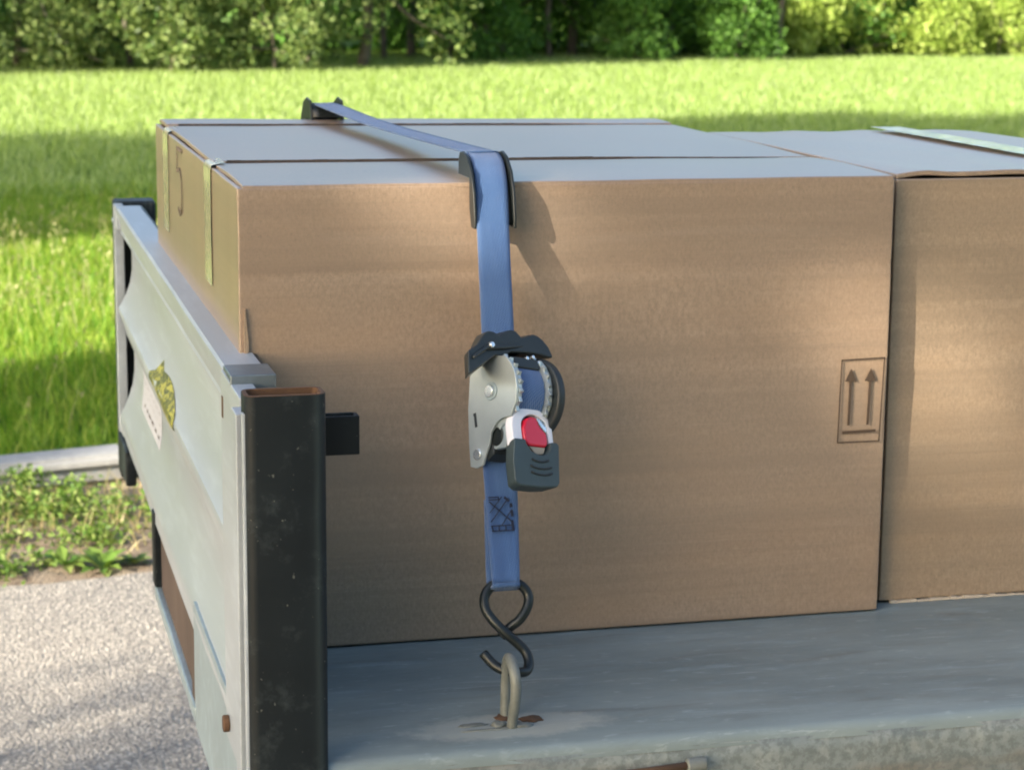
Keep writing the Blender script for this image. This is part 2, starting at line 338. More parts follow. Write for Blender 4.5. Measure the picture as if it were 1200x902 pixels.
# ------------------------------------------------------------ ground
def sheet(name, x0, x1, y0, y1, z, mat, nx=1, ny=1, f=None, ef=None):
    bm = bmesh.new()
    def P(i, j):
        x = x0 + (x1 - x0) * i / nx; y = y0 + (y1 - y0) * j / ny
        if ef and j in (0, ny): y += ef(x, j)
        return (x, y, z + (f(x, y) if f else 0))
    g = [[bm.verts.new(P(i, j)) for j in range(ny + 1)] for i in range(nx + 1)]
    for i in range(nx):
        for j in range(ny): bm.faces.new((g[i][j], g[i + 1][j], g[i + 1][j + 1], g[i][j + 1]))
    o = obj_bm(name, bm, mat, smooth=True); o['kind'] = 'structure'; return o
sheet('meadow_ground', -700, 700, -700, 900, ZG - .008, M_mead)
sheet('soil_verge', -20, 30, 2.70, 4.05, ZG - .004, M_soil)
sheet('asphalt_road', -20, 30, -9, 2.90, ZG, M_asph, 900, 1, None, lambda x, j: (.05 * mn.noise(Vector((x * 3, 5, 0))) + .03 * mn.noise(Vector((x * 14, 9, 0)))) if j else 0)

def blades(n, xy, h, w, lean=.35):
    """grass blades as 5-vertex bent strips -> verts, tris/quads as triangles"""
    k = len(xy); hh = h if np.ndim(h) else np.full(k, h); ww = w if np.ndim(w) else np.full(k, w)
    a = rng.uniform(0, 2 * np.pi, k); la = rng.uniform(0, 2 * np.pi, k); ln = rng.uniform(.05, lean, k) * hh
    t = np.stack([np.cos(a), np.sin(a), 0 * a], 1) * ww[:, None] / 2; l = np.stack([np.cos(la) * ln, np.sin(la) * ln, 0 * ln], 1)
    b = np.stack([xy[:, 0], xy[:, 1], np.full(k, ZG)], 1); z = np.zeros((k, 3)); z[:, 2] = hh
    V = np.stack([b - t, b + t, b + t * .8 + l * .4 + z * .55, b - t * .8 + l * .4 + z * .55, b + l + z], 1).reshape(-1, 3)
    i = np.arange(k)[:, None] * 5
    F = np.concatenate([i + [0, 1, 2], i + [0, 2, 3], i + [3, 2, 4]], 0)
    return V, F
def patch_noise(x, y, s): return np.array([mn.noise(Vector((a * s, b * s, 3.1))) for a, b in zip(x, y)])
def field(n, y0, y1, xl, xr):
    y = y0 + (y1 - y0) * rng.uniform(0, 1, n); x = xl + (xr(y) - xl) * rng.uniform(0, 1, n); return np.stack([x, y], 1)
# near meadow grass
xy = field(60000, 3.95, 11, -1.4, lambda y: .9 + .05 * y)
pn = patch_noise(xy[:, 0], xy[:, 1], 1.3)
V1, F1 = blades(0, xy, (.05 + .04 * rng.uniform(0, 1, len(xy)) + .025 * pn).clip(.03), rng.uniform(.003, .0065, len(xy)), .8)
me = np_mesh('meadow_grass', V1, 3, M_grass, F1); o = link(bpy.data.objects.new('meadow_grass', me)); tag(o, 'tall uneven meadow grass behind the rail left of the boxes', 'grass', kind='stuff')
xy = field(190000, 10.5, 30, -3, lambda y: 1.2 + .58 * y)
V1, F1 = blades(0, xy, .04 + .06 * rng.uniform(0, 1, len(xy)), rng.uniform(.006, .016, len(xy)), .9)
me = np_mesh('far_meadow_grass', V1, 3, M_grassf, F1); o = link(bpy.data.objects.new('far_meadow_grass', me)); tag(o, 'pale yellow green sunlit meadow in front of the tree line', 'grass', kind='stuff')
# seed heads
xy = np.concatenate([field(800, 5.9, 9.5, -1.3, lambda y: 1 + 0 * y), field(160, 4.2, 6, -1.3, lambda y: 1 + 0 * y)])
k = len(xy); h = rng.uniform(.09, .18, k); V1, F1 = blades(0, xy, h, .003, .3)
c = V1.reshape(-1, 5, 3)[:, 4]; q = np.repeat(c, 6, 0) + rng.normal(0, 1, (k * 6, 3)) * [.008, .008, .022]
d = rng.normal(0, .004, (k * 6, 3, 3)); V2 = (q[:, None, :] + d * [1, 1, 1.8]).reshape(-1, 3)
VV = np.concatenate([V1, V2]); FF = np.concatenate([F1, (np.arange(len(V2)) + len(V1)).reshape(-1, 3)])
me = np_mesh('seed_heads', VV, 3, M_seed, FF); o = link(bpy.data.objects.new('seed_heads', me)); tag(o, 'pale seed heads standing above the sunlit grass', 'grass', kind='stuff')

def leaf_quads(c, size, aspect=.6, up_bias=0.0):
    k = len(c); a = rng.normal(0, 1, (k, 3)); a[:, 2] *= (1 - up_bias); a /= np.linalg.norm(a, axis=1)[:, None]
    b = np.cross(a, rng.normal(0, 1, (k, 3)) * [1, 1, 1 - up_bias]); b /= np.linalg.norm(b, axis=1)[:, None] + 1e-9
    s = size * rng.uniform(.6, 1.3, k)[:, None]; a = a * s * .5; b = b * s * .5 * aspect
    return np.stack([c - a, c + b - a * .1, c + a, c - b - a * .1], 1).reshape(-1, 3)
# verge weeds: low leafy clumps between road and rail
cl = []; st = []
for i in range(420):
    x = rng.uniform(-1.3, 1.6); y = rng.uniform(2.92, 3.5) if rng.uniform() < .35 else rng.uniform(3.38, 3.70)
    keep = .66 if y > 3.38 else .12 + .8 * (mn.noise(Vector((x * 3.3, y * 2, 1))) > .15)
    if rng.uniform() > keep: continue
    r = rng.uniform(.03, .08); hh = rng.uniform(.02, .085) * (1.0 if y > 3.3 else .5); n = int(rng.uniform(45, 110))
    p = rng.normal(0, 1, (n, 3)) * [r * .6, r * .6, 0]; p[:, 2] = rng.uniform(0, hh, n); cl.append(p + [x, y, ZG])
V1 = leaf_quads(np.concatenate(cl), .018, .45, .3)
me = np_mesh('verge_weeds', V1, 4, M_weed); o = link(bpy.data.objects.new('verge_weeds', me)); tag(o, 'low bright green weeds along the verge under the steel rail', 'weeds', kind='stuff')
xy = np.stack([rng.uniform(-1.3, 1.6, 2600), rng.uniform(3.0, 3.70, 2600)], 1); xy = xy[(xy[:, 1] > 3.25) | (rng.uniform(0, 1, 2600) < .3)]
V1, F1 = blades(0, xy, rng.uniform(.02, .075, len(xy)), rng.uniform(.0025, .005, len(xy)), 1.2)
me = np_mesh('verge_grass', V1, 3, M_dry, F1); o = link(bpy.data.objects.new('verge_grass', me)); tag(o, 'dry yellowish stalks and grass on the gravelly verge', 'grass', kind='stuff')
# single weed plants at the edge of the asphalt
def weed_plant(x, y, s, lab, mat):
    e = empty('weed_plant', (x, y, ZG), lab, 'weed'); bm = bmesh.new(); 
    for i in range(16):
        q = i * 2.4 + rng.uniform(-.3, .3); L = s * rng.uniform(.6, 1.1); el = rng.uniform(.15, .9)
        d = Vector((math.cos(q) * math.cos(el), math.sin(q) * math.cos(el), math.sin(el))); sd_ = Vector((-math.sin(q), math.cos(q), 0)) * L * .2
        b0 = Vector((x, y, ZG)); p1 = b0 + d * L * .55; p2 = b0 + d * L + Vector((0, 0, -L * .25))
        v = [bm.verts.new(b0), bm.verts.new(p1 + sd_), bm.verts.new(p2), bm.verts.new(p1 - sd_)]; m_ = bm.verts.new(p1 - Vector((0, 0, L * .06)))
        for a in range(4): bm.faces.new((v[a], v[(a + 1) % 4], m_))
    obj_bm('leaf_rosette', bm, mat, e)
weed_plant(.06, 2.98, .09, 'broad leaved weed rosette at the asphalt edge near the trailer', M_weed)
weed_plant(-.02, 3.02, .07, 'small light weed just left of the broad leaved rosette', M_weed)
weed_plant(.13, 3.0, .06, 'dark low weed tucked beside the trailer at the asphalt edge', M_leafL)
weed_plant(-.14, 2.99, .06, 'weed at the left picture edge on the asphalt border', M_weed)

# steel rail lying along the meadow
g = empty('guard_rail', (-.6, 3.62, ZG), 'pale galvanised steel rail with pressed slots lying low in front of the meadow', 'guard rail')
rl = [(-3.2, .168)]
A = Vector((-1.6, 3.37, -.682)); B_ = Vector((.174, 3.812, -.680)); L = (B_ - A); Ln = L.length; Ld = L.normalized(); Nn = Ld.cross(Vector((0, 0, 1))).normalized()
bm = bmesh.new(); prof = [(0, 0), (.0, -.004), (-.012, -.014), (-.014, -.030), (-.004, -.036), (-.004, -.080), (.004, -.090), (.03, -.092), (.03, -.088), (.008, -.086), (.000, -.078), (.000, -.034), (-.008, -.03), (-.006, -.016), (.012, -.003), (.06, .006), (.06, .010)]
prof = [(-u * 1.25, v * .80) for u, v in prof]
prism(bm, prof, A, Nn, (0, 0, 1), Ld, 0, Ln); rail = obj_bm('rail_profile', bm, galv('sunny_galvanised_rail', (.31, .31, .30), .6, .1, .4, .2).m, g); bev(rail, .0015)
for i in range(38):
    c = A + Ld * (Ln - .04 - i * .045); bm = bmesh.new(); N2 = -Nn
    o_ = c + Nn * .0046 + Vector((0, 0, -.0))
    prism(bm, [(-.008, -.042), (-.002, -.042), (.010, -.034), (.004, -.034)], o_, Ld, (0, 0, 1), Nn, 0, .0006); s_ = obj_bm('slot', bm, M_frame, g)
for i, t in enumerate((.55, 1.15, 1.75)):
    c = B_ - Ld * (t - .38); bm = bmesh.new(); box(bm, c.x - .02, c.x + .02, c.y + .012, c.y + .04, ZG - .05, ZG + .035); obj_bm('support_foot', bm, M_frame, g)

# ------------------------------------------------------------ trees
def to_sun(q, e, along):       # a place by its offset across the light (q), shadow height (e) and distance along the light
    pq = Vector((-sd.y, sd.x, 0)); p = sd * along + pq * q; return Vector((p.x, p.y, e - along * math.tan(SUN_EL)))
gaps = [(Vector((.18, 0, .35)), .067), (Vector((.24, 0, .33)), .03), (Vector((.60, .02, .225)), .055), (Vector((.605, .02, .15)), .05)]  # holes cut in the crown along sun rays to put dapples on the boxes
def blob_leaves(blobs, per, size, fill=.55):
    cs = []
    for (c, r) in blobs:
        n = max(4, int(per * (r[0] * r[1] + r[1] * r[2] + r[0] * r[2]) / 3)); d = rng.normal(0, 1, (n, 3)); d /= np.linalg.norm(d, axis=1)[:, None]
        cs.append(np.array(c) + d * np.array(r) * rng.uniform(fill, 1.05, n)[:, None])
    return np.concatenate(cs)
def limb_mesh(name, base, top, blobs, r0, mat, parent):
    bm = bmesh.new(); base = Vector(base); top = Vector(top)
    P = [base.lerp(top, t) + Vector((mn.noise(Vector((t * 3, base.x, 0))), mn.noise(Vector((t * 3, base.y, 5))), 0)) * .12 * (top - base).length * .3 for t in np.linspace(0, 1, 8)]
    tube(bm, smooth_path(P, 2), lambda t: r0 * (1 - .75 * t), 8)
    for (c, r) in blobs[:10]:
        c = Vector(c); t = random.uniform(.35, .8); s = P[int(t * 7)]; m_ = s.lerp(c, .5) + Vector((0, 0, -.08 * (c - s).length))
        tube(bm, smooth_path([s, m_, c], 3), lambda t: r0 * .35 * (1 - .8 * t) + .004, 6)
    return obj_bm(name, bm, mat, parent, True)
def shade_tree(q, e, rq, re, along, n_blob, lab, seed, leaf=.13, per=210, use_gaps=False):
    c = to_sun(q, e, along); pq = Vector((-sd.y, sd.x, 0)); rr = np.random.default_rng(seed); blobs = []
    for i in range(n_blob):
        u = rr.normal(0, 1, 3); u /= np.linalg.norm(u); u *= rr.uniform(.25, .92) ; s = rr.uniform(.26, .42)
        p = c + pq * u[0] * rq + sd * u[1] * rq * .8 + Vector((0, 0, u[2] * re)); blobs.append((tuple(p), (rq * s, rq * s, re * s)))
    base = Vector((c.x, c.y, ZG)); t = empty('shade_tree', base, lab, 'tree', 'trees left of the picture whose shade falls on trailer and meadow')
    L = blob_leaves(blobs, per, leaf)
    if use_gaps:
        keep = np.ones(len(L), bool); dv = np.array(-ldir)
        for p, r in gaps:
            w = L - np.array(p); k = w @ dv; dist = np.linalg.norm(w - k[:, None] * dv, axis=1); keep &= dist > r
        L = L[keep]
    me = np_mesh('crown', leaf_quads(L, leaf) - np.array(base), 4, M_leafL); link(bpy.data.objects.new('crown', me), t)
    if use_gaps: base = base - pq * 1.3; c = c - pq * 1.0
    limb_mesh('trunk', base, c, [] if use_gaps else blobs, .12 + .02 * rq, M_bark, t)
lab = 'leafy tree outside the picture to the left, seen only by its shadow'
shade_tree(-.25, .15, 2.3, 1.75, -9.5, 60, 'tall dense tree outside the picture shading the trailer and boxes', 1, .12, 900, True)
shade_tree(4.0, .3, .66, 2.0, -9, 44, 'slender tree outside the picture shading the grass strip behind the rail', 2, .12, 2600)
shade_tree(10.0, 1.1, 3.1, 2.2, -13, 50, 'broad tree outside the picture casting the wide shadow band on the meadow', 3, .2, 700)
shade_tree(8.9, 3.4, 2.2, 1.9, -12, 40, 'high crowned tree outside the picture throwing the upper edge of the meadow shadow', 4, .2, 700)
shade_tree(21.2, 7.9, 2.1, 1.7, -6, 44, 'very tall tree outside the picture shading the middle of the tree line', 5, .25, 260)

def forest_tree(px, y, kind, h, lab, seed):
    """tree at the field edge; px = x position"""
    rr = np.random.default_rng(seed); base = Vector((px, y, ZG)); t = empty('broadleaf_tree', base, lab, 'tree', 'trees along the far edge of the meadow')
    mat = {'L': M_leafL, 'D': M_leafD, 'R': M_leafR}[kind]; blobs = []
    for i in range(60):
        a = rr.uniform(0, 6.28); z = rr.uniform(.02 if kind != 'D' else .02, 1) ** .9; rad = (1.5 * (1 - (z - .5) ** 2)) * math.sqrt(rr.uniform(.1, 1)) * (1.0 if kind != 'D' else 1.15)
        s = rr.uniform(.22, .5) if z < .35 else rr.uniform(.45, .8)
        blobs.append(((px + math.cos(a) * rad, y + math.sin(a) * rad, ZG + .15 + z * h), (s, s, s * .85)))
    low = [b for b in blobs if b[0][2] < 2.2]; hi = [b for b in blobs if b[0][2] >= 2.2]
    me = np_mesh('crown', np.concatenate([leaf_quads(blob_leaves(low, 1500, .07), .085), leaf_quads(blob_leaves(hi, 260, .2), .2)]) - np.array(base), 4, mat)
    link(bpy.data.objects.new('crown', me), t); limb_mesh('trunk', base, (px + rr.uniform(-.2, .2), y, ZG + h * .8), blobs[:8], rr.uniform(.05, .09), M_bark, t)
def shrub(px, y, kind, s, lab, seed, h=1.0):
    rr = np.random.default_rng(seed); base = Vector((px, y, ZG)); t = empty('leafy_shrub', base, lab, 'shrub', 'shrubs along the far edge of the meadow')
    mat = {'L': M_leafL, 'D': M_leafD, 'R': M_leafR}[kind]; blobs = []
    for i in range(34):
        a = rr.uniform(0, 6.28); z = rr.uniform(0, 1); rad = s * math.sqrt(rr.uniform(.05, 1)) * (1.1 - .5 * z); r = rr.uniform(.12, .30)
        blobs.append(((px + math.cos(a) * rad, y + math.sin(a) * rad * .8, ZG + .08 + z * h * 1.7 * s), (r, r, r * .85)))
    me = np_mesh('foliage', leaf_quads(blob_leaves(blobs, 2600, .06, .6), .07) - np.array(base), 4, mat); link(bpy.data.objects.new('foliage', me), t)
    limb_mesh('stem', base, (px, y, ZG + s), blobs[:8], .03, M_bark, t)
# forest line; x runs from 0.2 (left picture edge) to 17 (right)
L_ = 'sunlit grey green tree, number %s of the bright ones counted from the left picture edge'
od = ['first', 'second', 'third', 'fourth', 'fifth', 'sixth', 'seventh', 'eighth', 'ninth', 'tenth', 'eleventh', 'twelfth']
for i, x in enumerate([-1.6, .5, 1.9, 3.4, 4.9]):
    forest_tree(x, 26.5 + (i % 2) * .5, 'L', 3.2 + .4 * (i % 3), '%s from the left among the sunlit grey green trees behind the meadow' % od[i].capitalize(), 20 + i)
for i, x in enumerate([6.2, 7.6, 8.9, 10.1, 11.2, 12.3, 13.4]):
    forest_tree(x, 29.6 + (i % 3) * .5 + .45 * max(0, i - 3), 'D', 3.6 + .4 * (i % 3), '%s from the left among the dark green trees in the middle of the tree line' % od[i].capitalize(), 40 + i)
for i, x in enumerate([15.3, 17.0, 18.8]):
    forest_tree(x, 31.3 + (i % 2) * .5, 'R', 3.2 + .3 * i, '%s from the left among yellow green trees at the right of the tree line' % od[i].capitalize(), 60 + i)
for i, x in enumerate([-.3, .9, 2.3, 3.6]):
    shrub(x, 25.2 + (i % 2) * .3, 'L', .62 + .1 * (i % 2), '%s from the left of the grey green shrubs under the sunlit trees' % od[i].capitalize(), 80 + i)
for i, x in enumerate([7.0, 9.2, 10.7]):
    shrub(x, 28.3, 'D', .55, '%s from the left of the dark low shrubs between the shaded trunks' % od[i].capitalize(), 90 + i)
for i, x in enumerate([12.2, 13.3, 14.4, 15.5, 16.8]):
    shrub(x, 29.3 + (i % 2) * .3, 'R', .55 + .12 * (i % 2), '%s from the left of the bright yellow green bushes at the right' % od[i].capitalize(), 100 + i)
for i, (x, y) in enumerate([(4.35, 27.0), (5.55, 28.9), (6.75, 29.3), (7.35, 29.1), (8.25, 29.5), (11.6, 29.0)]):
    b = Vector((x, y, ZG)); t = empty('slender_tree', b, '%s from the left of the thin bare trunks in front of the shaded wood' % od[i].capitalize(), 'tree', 'thin bare trunks in front of the shaded wood')
    bl = [((x + random.uniform(-.8, .8), y + random.uniform(-.5, .8), 2.6 + random.uniform(0, 2)), (.5, .5, .4)) for _ in range(10)]
    limb_mesh('trunk', b, (x + .1, y, 3.8), bl[:5], .05 if i else .085, M_bark, t)
    me = np_mesh('crown', leaf_quads(blob_leaves(bl, 260, .15), .15) - np.array(b), 4, M_leafD); link(bpy.data.objects.new('crown', me), t)
# a wood behind so that no sky shows low between the trunks
wb = []
for i in range(420):
    x = rng.uniform(-22, 48); y = 32.6 + rng.uniform(0, 3) + max(0, x - 10) * .15; wb.append(((x, y, ZG + rng.uniform(0, 1) ** 1.6 * 4.4), (1.3, .9, .9)))
for s_, x0 in ((-1, -2.6), (1, 19.5)):
    for i in range(60): x = x0 + s_ * rng.uniform(0, 18); wb.append(((x, 28 + rng.uniform(0, 3) + max(0, x) * .2, ZG + rng.uniform(0, 4)), (1.3, 1, 1.0)))
me = np_mesh('background_wood', leaf_quads(blob_leaves(wb, 260, .24), .22), 4, M_leafD); tag(link(bpy.data.objects.new('background_wood', me)), 'dark wood closing the view behind the row of trees', 'wood', kind='stuff')

# unseen leaves added behind the camera to keep sky light off the box fronts
wb = []
for i in range(70): x = rng.uniform(-4, 17); wb.append(((x, rng.uniform(-10.5, -7.5), ZG + rng.uniform(.3, 5)), (1.4, 1.0, 1.2)))
me = np_mesh('added_sky_blocker', leaf_quads(blob_leaves(wb, 170, .3), .32), 4, M_leafD); tag(link(bpy.data.objects.new('added_sky_blocker', me)), 'unseen leafy wood added behind the camera to block sky light from the box fronts', 'wood', kind='stuff')

# ------------------------------------------------------------ trailer
T = empty('flatbed_trailer', (0, 0, ZG), 'flatbed trailer with galvanised deck, ribbed side panel and black corner post', 'trailer')
XL, XR, YF, YB = -.036, 1.75, -.2517, 1.16
# deck: top sheet bending over a rounded front edge
e = bpy.data.meshes.new('deck'); bm = bmesh.new()
prof = [(YB, 0.0), (YF + .006, 0.0), (YF + .002, -.0015), (YF - .0005, -.006), (YF - .001, -.011)]
xs = np.linspace(-.001, XR, 90); rows = []
for x in xs:
    rows.append([bm.verts.new((x, y, z + (.0006 * mn.noise(Vector((x * 18, y * 9, 0))) if j else 0))) for j, (y, z) in enumerate([(YB, 0), (.8, 0), (.4, 0), (.1, 0), (-.1, 0), (-.2, 0)] + prof[1:])])
for i in range(len(xs) - 1):
    for j in range(len(rows[0]) - 1): bm.faces.new((rows[i][j], rows[i][j + 1], rows[i + 1][j + 1], rows[i + 1][j]))
deck = bpy.data.objects.new('deck_sheet', e); bmesh.ops.recalc_face_normals(bm, faces=bm.faces)
bm.to_mesh(e); bm.free(); e.materials.append(M_deck)
for p in e.polygons: p.use_smooth = True
link(deck, T); deck.location = (0, YF, .75)
e.transform(Matrix.Translation((0, -YF, 0)))
bm = bmesh.new(); slab(bm, (-.02, YF - .0008, -.135), (XR + .02, 0, 0), (0, 0, .127), (0, -1, 0), .04, 80, 10, lambda u, v: .0012 * mn.noise(Vector((u * 40, v * 5, 2)))); obj_bm('front_frame', bm, M_deckf, T, True)
bm = bmesh.new(); box(bm, -.001, XR, YF + .05, YB - .02, -.05, -.004); obj_bm('deck_board', bm, M_wood, T)
# galvanised side member, outer left
bm = bmesh.new(); slab(bm, (-.0205, .19, -.125), (0, YF - .19 + .03, 0), (0, 0, .115), (-1, 0, 0), .016, 12, 3, lambda u, v: .0005 * mn.noise(Vector((u * 9, v * 4, 2)))); bev(obj_bm('side_member', bm, M_frame, T), .0006)
bm = bmesh.new(); slab(bm, (-.0205, .600, -.125), (0, -.40, 0), (0, 0, .014), (-1, 0, 0), .016, 20, 1, lambda u, v: .0006 * mn.noise(Vector((u * 9, v * 4, 6)))); bev(obj_bm('side_member', bm, M_frame, T), .002)
bm = bmesh.new(); box(bm, -.0150, -.004, .26, .575, -.1108, -.050); bev(obj_bm('side_board', bm, M_wood, T), .002)
bm = bmesh.new(); box(bm, -.0185, -.004, .195, .235, -.1108, -.04); bev(obj_bm('board_bracket', bm, M_wood, T), .001)
bm = bmesh.new(); box(bm, -.0200, .032, 1.095, 1.14, -.110, .2445); bev(obj_bm('corner_post', bm, M_black, T), .004)
bm = bmesh.new(); box(bm, -.0215, .0, .588, .612, -.1105, -.030); bev(obj_bm('frame_stake', bm, M_black, T), .002)
# ribbed side panel
PF = [(.0105, .210), (.0105, .2405), (.0095, .2415), (-.0175, .2415), (-.0195, .2395), (-.0195, .236), (-.0150, .2140), (-.0162, .2115), (-.0150, .2090), (-.0105, .2075), (-.0060, .2040), (-.0033, .199), (-.0030, .182), (-.0032, .166), (-.0060, .149), (-.0120, .133), (-.0178, .122),
      (-.0205, .1190), (-.0212, .1150), (-.0203, .1110), (-.0178, .1085), (-.0160, .100), (-.0120, .084), (-.0055, .074), (-.0034, .067), (-.0030, .052), (-.0034, .038), (-.0062, .020), (-.0120, .003), (-.0175, -.009), (-.0200, -.014), (-.0210, -.020), (-.0203, -.026), (-.0192, -.030), (-.0192, -.041), (-.0175, -.042)]
IN = [(x + .0022, z) for x, z in PF[9:]][::-1]
bm = bmesh.new(); prism(bm, PF + IN + [(.006, .210)], (0, -.105, 0), (1, 0, 0), (0, 0, 1), (0, 1, 0), 0, 1.155)
# subdivide along y for slight waviness
bmesh.ops.subdivide_edges(bm, edges=[ed for ed in bm.edges if abs(ed.verts[0].co.y - ed.verts[1].co.y) > .5], cuts=40)
for v in bm.verts: v.co.x += .0005 * mn.noise(Vector((0, v.co.y * 7, v.co.z * 5)))
pan = obj_bm('side_panel', bm, M_rail, T)
for p in pan.data.polygons: p.use_smooth = True
m_ = pan.modifiers.new('es', 'EDGE_SPLIT'); m_.split_angle = R(32)
def sub(name, bm, mat, w=.001): o = obj_bm(name, bm, mat, pan); bev(o, w); return o
bm = bmesh.new(); box(bm, -.0215, -.0050, -.170, -.058, -.044, .2400); sub('end_flange', bm, M_rail)
bm = bmesh.new(); box(bm, -.0040, .0020, -.172, -.1065, -.05, .228); sub('end_stiffener', bm, M_frame)
bm = bmesh.new(); box(bm, -.0285, -.0225 + .006, -.2055, -.180, -.05, .236); sub('edge_strip', bm, M_rail)
bm = bmesh.new(); box(bm, -.0216, -.0100, 1.076, 1.094, -.045, .2425); box(bm, -.0200, .0105, 1.045, 1.076, .2150, .2412); box(bm, -.0200, -.0100, 1.045, 1.076, -.045, -.022); sub('end_flange', bm, M_rail)
bm = bmesh.new(); box(bm, -.0215, .0115, -.118, -.075, .2420, .2465); box(bm, -.0215, .0115, -.1195, -.1155, .236, .2465); sub('end_cap', bm, galv('blue_grey_cap', (.17, .21, .24), .4, .6, 1, .1).m)
bm = bmesh.new(); box(bm, -.0155, .0125, -.19, -.122, .2300, .2375); sub('cap_tongue', bm, M_raw)
bm = bmesh.new(); box(bm, -.0222, -.0214, -.073, -.066, .206, .222); sub('slot', bm, M_core)
bm = bmesh.new(); disc(bm, (-.0215, -.078, -.028), (-1, 0, 0), .0065, 0, .005, 14); sub('bolt', bm, M_rust)
bm = bmesh.new(); disc(bm, (-.0216, 1.085, .222), (-1, 0, 0), .004, 0, .002, 14); sub('bolt', bm, M_frame)
bm = bmesh.new(); box(bm, .0005, .0040, 1.00, 1.094, -.04, .209); sub('end_backing', bm, M_black)
bm = bmesh.new(); box(bm, .0108, .0135, -.06, 1.085, .232, .2405); sub('rubber_seal', bm, M_plas)
# decal and sticker following the profile
def on_profile(name, y0, y1, z0, z1, mat, cut=None):
    pts = [p for p in PF[5:] if z0 < p[1] < z1]; bm = bmesh.new(); ny = 10; rows = []
    def X(z):
        for (xa, za), (xb, zb) in zip(PF[4:-1], PF[5:]):
            if zb <= z <= za and za != zb: return xa + (xb - xa) * (za - z) / (za - zb)
        return -.0195
    zs = np.linspace(z0, z1, 9)
    for j in range(ny + 1):
        y = y0 + (y1 - y0) * j / ny; c = cut(j / ny) if cut else (0, 1)
        rows.append([bm.verts.new((X(z0 + (z1 - z0) * (c[0] + (c[1] - c[0]) * k / 8)) - .0007, y, z0 + (z1 - z0) * (c[0] + (c[1] - c[0]) * k / 8))) for k in range(9)])
    for j in range(ny):
        for k in range(8): bm.faces.new((rows[j][k], rows[j + 1][k], rows[j + 1][k + 1], rows[j][k + 1]))
    return obj_bm(name, bm, mat, pan, True)
on_profile('yellow_decal', .34, .60, .094, .136, M_yel, lambda t: (.5 - .5 * math.sin(math.pi * (.08 + .84 * t)), .5 + .5 * math.sin(math.pi * (.08 + .84 * t)) + (.25 if .78 < t < .88 else 0)))
on_profile('white_sticker', .66, .90, .020, .066, M_paper)
for r_ in range(3):
    for c_ in range(6):
        on_profile('print_line', .68 + c_ * .036, .68 + c_ * .036 + rng.uniform(.012, .028), .028 + r_ * .012, .0315 + r_ * .012, M_print)
# black corner post: open square tube
PX0, PX1, PY0, PY1, PZ0, PZ1 = -.0285, .0257, -.2575, -.2290, -.30, .2575
bm = bmesh.new(); w = .0025; prof = []
def rr_(x0, x1, y0, y1, r, n=5):
    o = []
    for cx, cy, a0 in ((x1 - r, y1 - r, 0), (x0 + r, y1 - r, 90), (x0 + r, y0 + r, 180), (x1 - r, y0 + r, 270)):
        for k in range(n + 1): a = R(a0 + 90 * k / n); o.append((cx + r * math.cos(a), cy + r * math.sin(a)))
    return o
def hollow(bm, outer, inner, z0, z1):
    vo = [[bm.verts.new((x, y, z)) for x, y in outer] for z in (z0, z1)]; vi = [[bm.verts.new((x, y, z)) for x, y in inner] for z in (z0, z1)]; n = len(outer)
    for k in range(n):
        j = (k + 1) % n
        bm.faces.new((vo[0][k], vo[0][j], vo[1][j], vo[1][k])); bm.faces.new((vi[0][j], vi[0][k], vi[1][k], vi[1][j]))
        bm.faces.new((vo[1][k], vo[1][j], vi[1][j], vi[1][k])); bm.faces.new((vo[0][j], vo[0][k], vi[0][k], vi[0][j]))
hollow(bm, rr_(PX0, PX1, PY0, PY1, .0075), rr_(PX0 + w, PX1 - w, PY0 + w, PY1 - w, .005), PZ0, PZ1)
post = obj_bm('corner_post', bm, M_black, T, True); post.modifiers.new('es', 'EDGE_SPLIT').split_angle = R(50)
bm = bmesh.new(); hollow(bm, rr_(PX0 + .0004, PX1 - .0004, PY0 + .0004, PY1 - .0004, .007), rr_(PX0 + w + .0006, PX1 - w - .0006, PY0 + w + .0006, PY1 - w - .0006, .004), PZ1 - .022, PZ1 + .0004)
obj_bm('cut_rim', bm, M_rust, post)
bm = bmesh.new(); box(bm, PX0 - .0012, PX0 + .0012, PY0 + .005, PY0 + .013, -.05, PZ1 - .012); bev(obj_bm('edge_strip', bm, M_rail, post), .0006)
bm = bmesh.new(); box(bm, PX1 - .001, .0540, -.2200, -.2175, .2075, .2345); box(bm, .0515, .0540, -.2175, -.206, .2075, .2345); box(bm, PX1 - .001, .0515, -.2175, -.208, .2075, .2100); box(bm, PX1 - .001, .0515, -.208, -.206, .2100, .2345)
bev(obj_bm('stub_bracket', bm, M_black, post), .0007)
# far corner block under the panel end
bm = bmesh.new(); box(bm, -.0225, -.0100, .965, 1.09, -.090, -.047); bev(obj_bm('panel_block', bm, M_black, T), .002)
